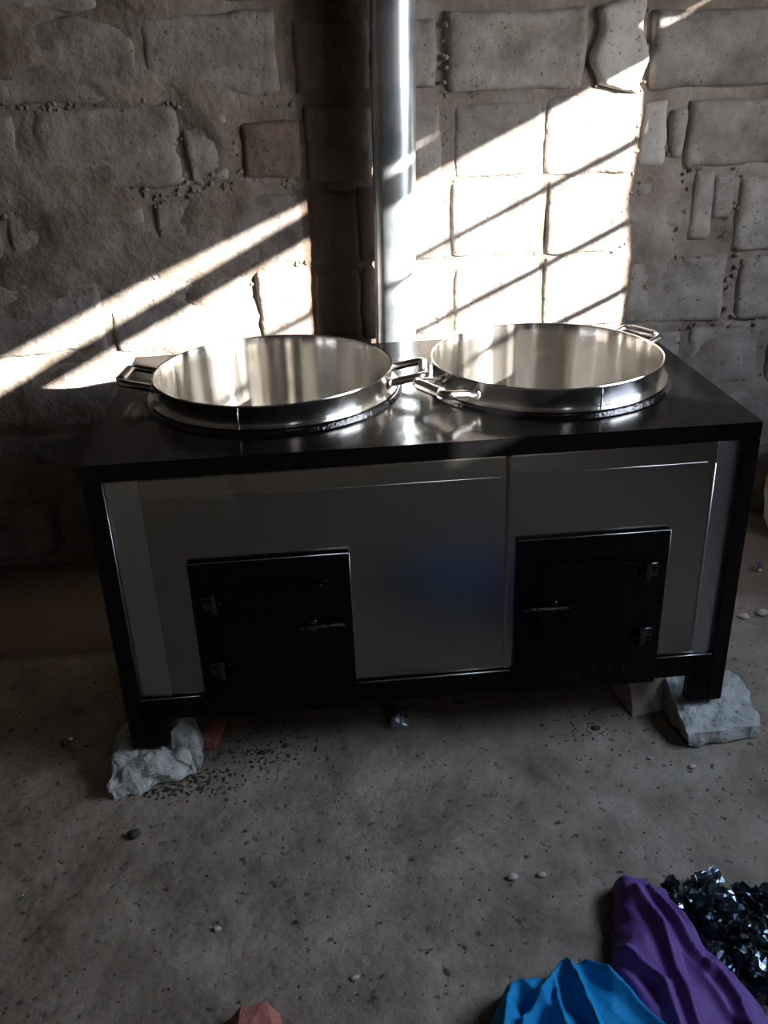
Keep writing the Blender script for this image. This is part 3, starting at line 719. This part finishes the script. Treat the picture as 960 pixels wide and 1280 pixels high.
tag(scrap(.563, .112, zf(.563, .112), .017, 'scrap', seed=4), 'dark crumpled scrap touching the foil below the middle of the stove', 'foil')
tag(scrap(-.165, .115, zf(-.165, .115), .023, 'foil', seed=5), 'small foil scrap on the floor left of the left concrete lump', 'foil')
tag(scrap(-.19, .13, zf(-.19, .13), .014, 'scrap', seed=6), 'dark scrap behind the small foil at the far left of the floor', 'foil')
tag(scrap(-.17, -.005, zf(-.17, -.005), .007, 'foil', seed=7), 'tiny foil fleck near the left edge, nearest the viewer of the left scraps', 'foil')
tag(scrap(-.165, -.31, zf(-.165, -.31), .006, 'foil', seed=9), 'tiny foil fleck on the open floor at lower left', 'foil')
tag(scrap(1.70, .64, zf(1.70, .64), .024, 'foil', seed=8), 'foil scrap on the brown earth strip at the right edge', 'foil')
# heap of shiny shredded film beside the purple cloth
HP = [(1.014, -.439), (1.061, -.433), (1.115, -.44), (1.144, -.458), (1.19, -.479), (1.20, -.565), (1.14, -.687), (1.089, -.69), (1.05, -.65), (1.015, -.581), (1.010, -.512)]
def inside(p, poly):
    r = False; n = len(poly)
    for i in range(n):
        a, b = poly[i], poly[(i+1) % n]
        if (a[1] > p[1]) != (b[1] > p[1]) and p[0] < (b[0]-a[0])*(p[1]-a[1])/(b[1]-a[1])+a[0]: r = not r
    return r
def dist(p, poly):
    m = 9
    n = len(poly)
    for i in range(n):
        ax, ay = poly[i]; bx, by = poly[(i+1) % n]; dx, dy = bx-ax, by-ay
        t = max(0, min(1, ((p[0]-ax)*dx+(p[1]-ay)*dy)/(dx*dx+dy*dy))); m = min(m, math.hypot(p[0]-ax-t*dx, p[1]-ay-t*dy))
    return m
def heap():
    rnd = random.Random(12); k = 0
    bm = bmesh.new()
    for _ in range(420):      # countless small shreds that make the body of the heap
        x, y = rnd.uniform(1.0, 1.23), rnd.uniform(-.70, -.43)
        if not inside((x, y), HP): continue
        d = dist((x, y), HP); z = rnd.uniform(0.003, 0.006+0.35*min(d, .06)); s = rnd.uniform(.006, .012)
        rot = Matrix.Rotation(rnd.uniform(0, 6), 3, Vector((rnd.uniform(-1, 1), rnd.uniform(-1, 1), rnd.uniform(-1, 1))).normalized())
        q = [bm.verts.new(Vector((x, y, z+s*0.6))+rot@Vector(c)*s) for c in ((-1, -.5, 0), (0, -.6, .3), (1, -.4, 0), (1, .5, .1), (0, .4, .45), (-1, .5, 0))]
        bm.faces.new((q[0], q[1], q[4], q[5])); bm.faces.new((q[1], q[2], q[3], q[4]))
    for v in bm.verts: v.co.z = max(v.co.z, 0.004)
    tag(from_bm('film_shred', bm, M['scrap']), 'mass of small dark shiny shreds at the bottom of the heap beside the purple cloth', 'plastic shreds', None, 'stuff')
    while k < 70:
        x, y = rnd.uniform(1.0, 1.21), rnd.uniform(-.69, -.43)
        if not inside((x, y), HP): continue
        d = dist((x, y), HP)
        lt = rnd.random() < .45
        tag(scrap(x, y, 0.006+0.30*min(d, .06)+rnd.uniform(0, .008), rnd.uniform(.015, .027), 'scrap_light' if lt else 'scrap', 'plastic_scrap', 100+k, 6),
            ('curled silvery-blue plastic scrap in the heap beside the purple cloth' if lt else 'curled shiny blue-black plastic scrap in the heap beside the purple cloth'), 'plastic scrap', 'silvery scraps heaped beside the purple cloth' if lt else 'blue-black scraps heaped beside the purple cloth'); k += 1
heap()
def cloth(name, poly, folds, mat, label, base, seed, s=0.0035, soft=0.03, fold_noise=0.012, freq=18, ang=0.6):
    xs = [p[0] for p in poly]; ys = [p[1] for p in poly]; x0, x1, y0, y1 = min(xs)-.01, max(xs)+.01, min(ys)-.01, max(ys)+.01
    nx, ny = int((x1-x0)/s), int((y1-y0)/s); idx = {}; vs = []; fs = []
    ca, sa = math.cos(ang), math.sin(ang)
    for j in range(ny+1):
        for i in range(nx+1):
            x = x0+s*i; y = y0+s*j; q = (x+0.006*nz(x*40, y*40, seed), y+0.006*nz(x*40, y*40, seed+5))
            ins = inside(q, poly); d = dist(q, poly)
            if not ins and d > s*0.8: continue
            d = d if ins else 0
            e = math.sqrt(1-(1-min(1, d/soft))**2)
            wx = x+0.02*nz(x*9, y*9, seed+2); wy = y+0.02*nz(x*9, y*9, seed+3)
            u = (wx*ca+wy*sa)*freq; v = (-wx*sa+wy*ca)*freq*0.35
            rid = 1-abs(nz(u, v, seed))*2.6
            h = base*e*(1+0.25*nz(x*12, y*12, seed+1))+fold_noise*e*rid+0.25*fold_noise*e*(1-abs(nz(u*2.3, v*2.3, seed+4))*2)
            for (pl, wd, hg) in folds:
                m = 9; tt = 0
                for (ax, ay), (bx, by) in zip(pl, pl[1:]):
                    dx, dy = bx-ax, by-ay; t = max(0, min(1, ((x-ax)*dx+(y-ay)*dy)/(dx*dx+dy*dy))); m = min(m, math.hypot(x-ax-t*dx, y-ay-t*dy))
                h += hg*e*max(0, 1-m/wd)**1.3
            idx[i, j] = len(vs); vs.append((x, y, 0.004+max(0.0015*(d > 0), h) if ins else 0.003))
    for (i, j), a in idx.items():
        b, c, d = idx.get((i+1, j)), idx.get((i+1, j+1)), idx.get((i, j+1))
        if b is not None and c is not None and d is not None: fs.append((a, b, c, d))
    me = bpy.data.meshes.new(name); me.from_pydata(vs, [], fs); me.update()
    o = link(name, me, M[mat], None, True); tag(o, label, 'cloth')
    return o
cloth('purple_cloth', [(.917, -.428), (.935, -.418), (.972, -.422), (1.011, -.457), (1.028, -.515), (1.031, -.589), (1.063, -.638), (1.078, -.69), (1.075, -.80), (.89, -.80), (.845, -.693), (.842, -.635), (.872, -.575), (.905, -.483)],
    [([(.945, -.475), (.962, -.558), (.955, -.649), (.953, -.74)], .018, .022), ([(.968, -.475), (.990, -.56), (1.01, -.64)], .016, .020), ([(.885, -.585), (.925, -.66), (.924, -.76)], .018, .024), ([(1.02, -.634), (1.035, -.70), (1.02, -.78)], .018, .024), ([(.99, -.47), (1.012, -.55), (1.04, -.63)], .012, .012)],
    'purple', 'rumpled purple cloth lying in long folds beside the heap of shiny scraps', .042, 3.0, ang=0.15, soft=0.042, fold_noise=0.008)
cloth('blue_cloth', [(.622, -.722), (.640, -.68), (.660, -.640), (.690, -.608), (.722, -.598), (.750, -.600), (.781, -.578), (.831, -.590), (.896, -.636), (.943, -.670), (.945, -.80), (.62, -.80)],
    [([(.686, -.625), (.668, -.68), (.650, -.76)], .020, .026), ([(.775, -.60), (.735, -.65), (.690, -.70), (.665, -.78)], .013, .026), ([(.787, -.60), (.797, -.68), (.805, -.78)], .013, .028), ([(.818, -.60), (.873, -.675), (.909, -.76)], .020, .024), ([(.759, -.635), (.752, -.69), (.765, -.76)], .010, .018)],
    'blue', 'bright blue cloth crumpled on the floor at the bottom, left of the purple one', .036, 8.0, ang=0.5)
# cream sack against the back wall in the right corner
def sack():
    bm = bmesh.new(); cx, cy = 1.965, .845
    n = 40; prof = [(0.10, .018), (.135, .03), (.152, .07), (.158, .14), (.150, .22), (.125, .28), (.08, .315), (.045, .33), (.05, .365), (.03, .37)]
    P = []
    for a, b in zip(prof, prof[1:]):
        for i in range(3): P.append((a[0]+(b[0]-a[0])*i/3, a[1]+(b[1]-a[1])*i/3))
    P.append(prof[-1])
    rings = lathe_bm(bm, cx, cy, P, n, lambda a, z: 0.012*nz(math.cos(a)*2, math.sin(a)*2, z*6)+0.006*nz(math.cos(a)*7, math.sin(a)*7, z*9))
    bm.faces.new(rings[0]); bm.faces.new(rings[-1])
    o = from_bm('sack', bm, M['sack'], None, True); tag(o, 'cream sack standing by the wall at the right edge behind the stove', 'sack')
    bm = bmesh.new()
    g = []
    for k in range(12):
        a = R(170+6*k); g.append([bm.verts.new((cx+rr*math.cos(a), cy+rr*math.sin(a), z)) for rr, z in ((.166, .17), (.167, .20))])
    for a, b in zip(g, g[1:]): bm.faces.new((a[0], b[0], b[1], a[1]))
    pr = from_bm('printed_band', bm, M['orange'], o, True); pr['label'] = 'orange printed band'
sack()
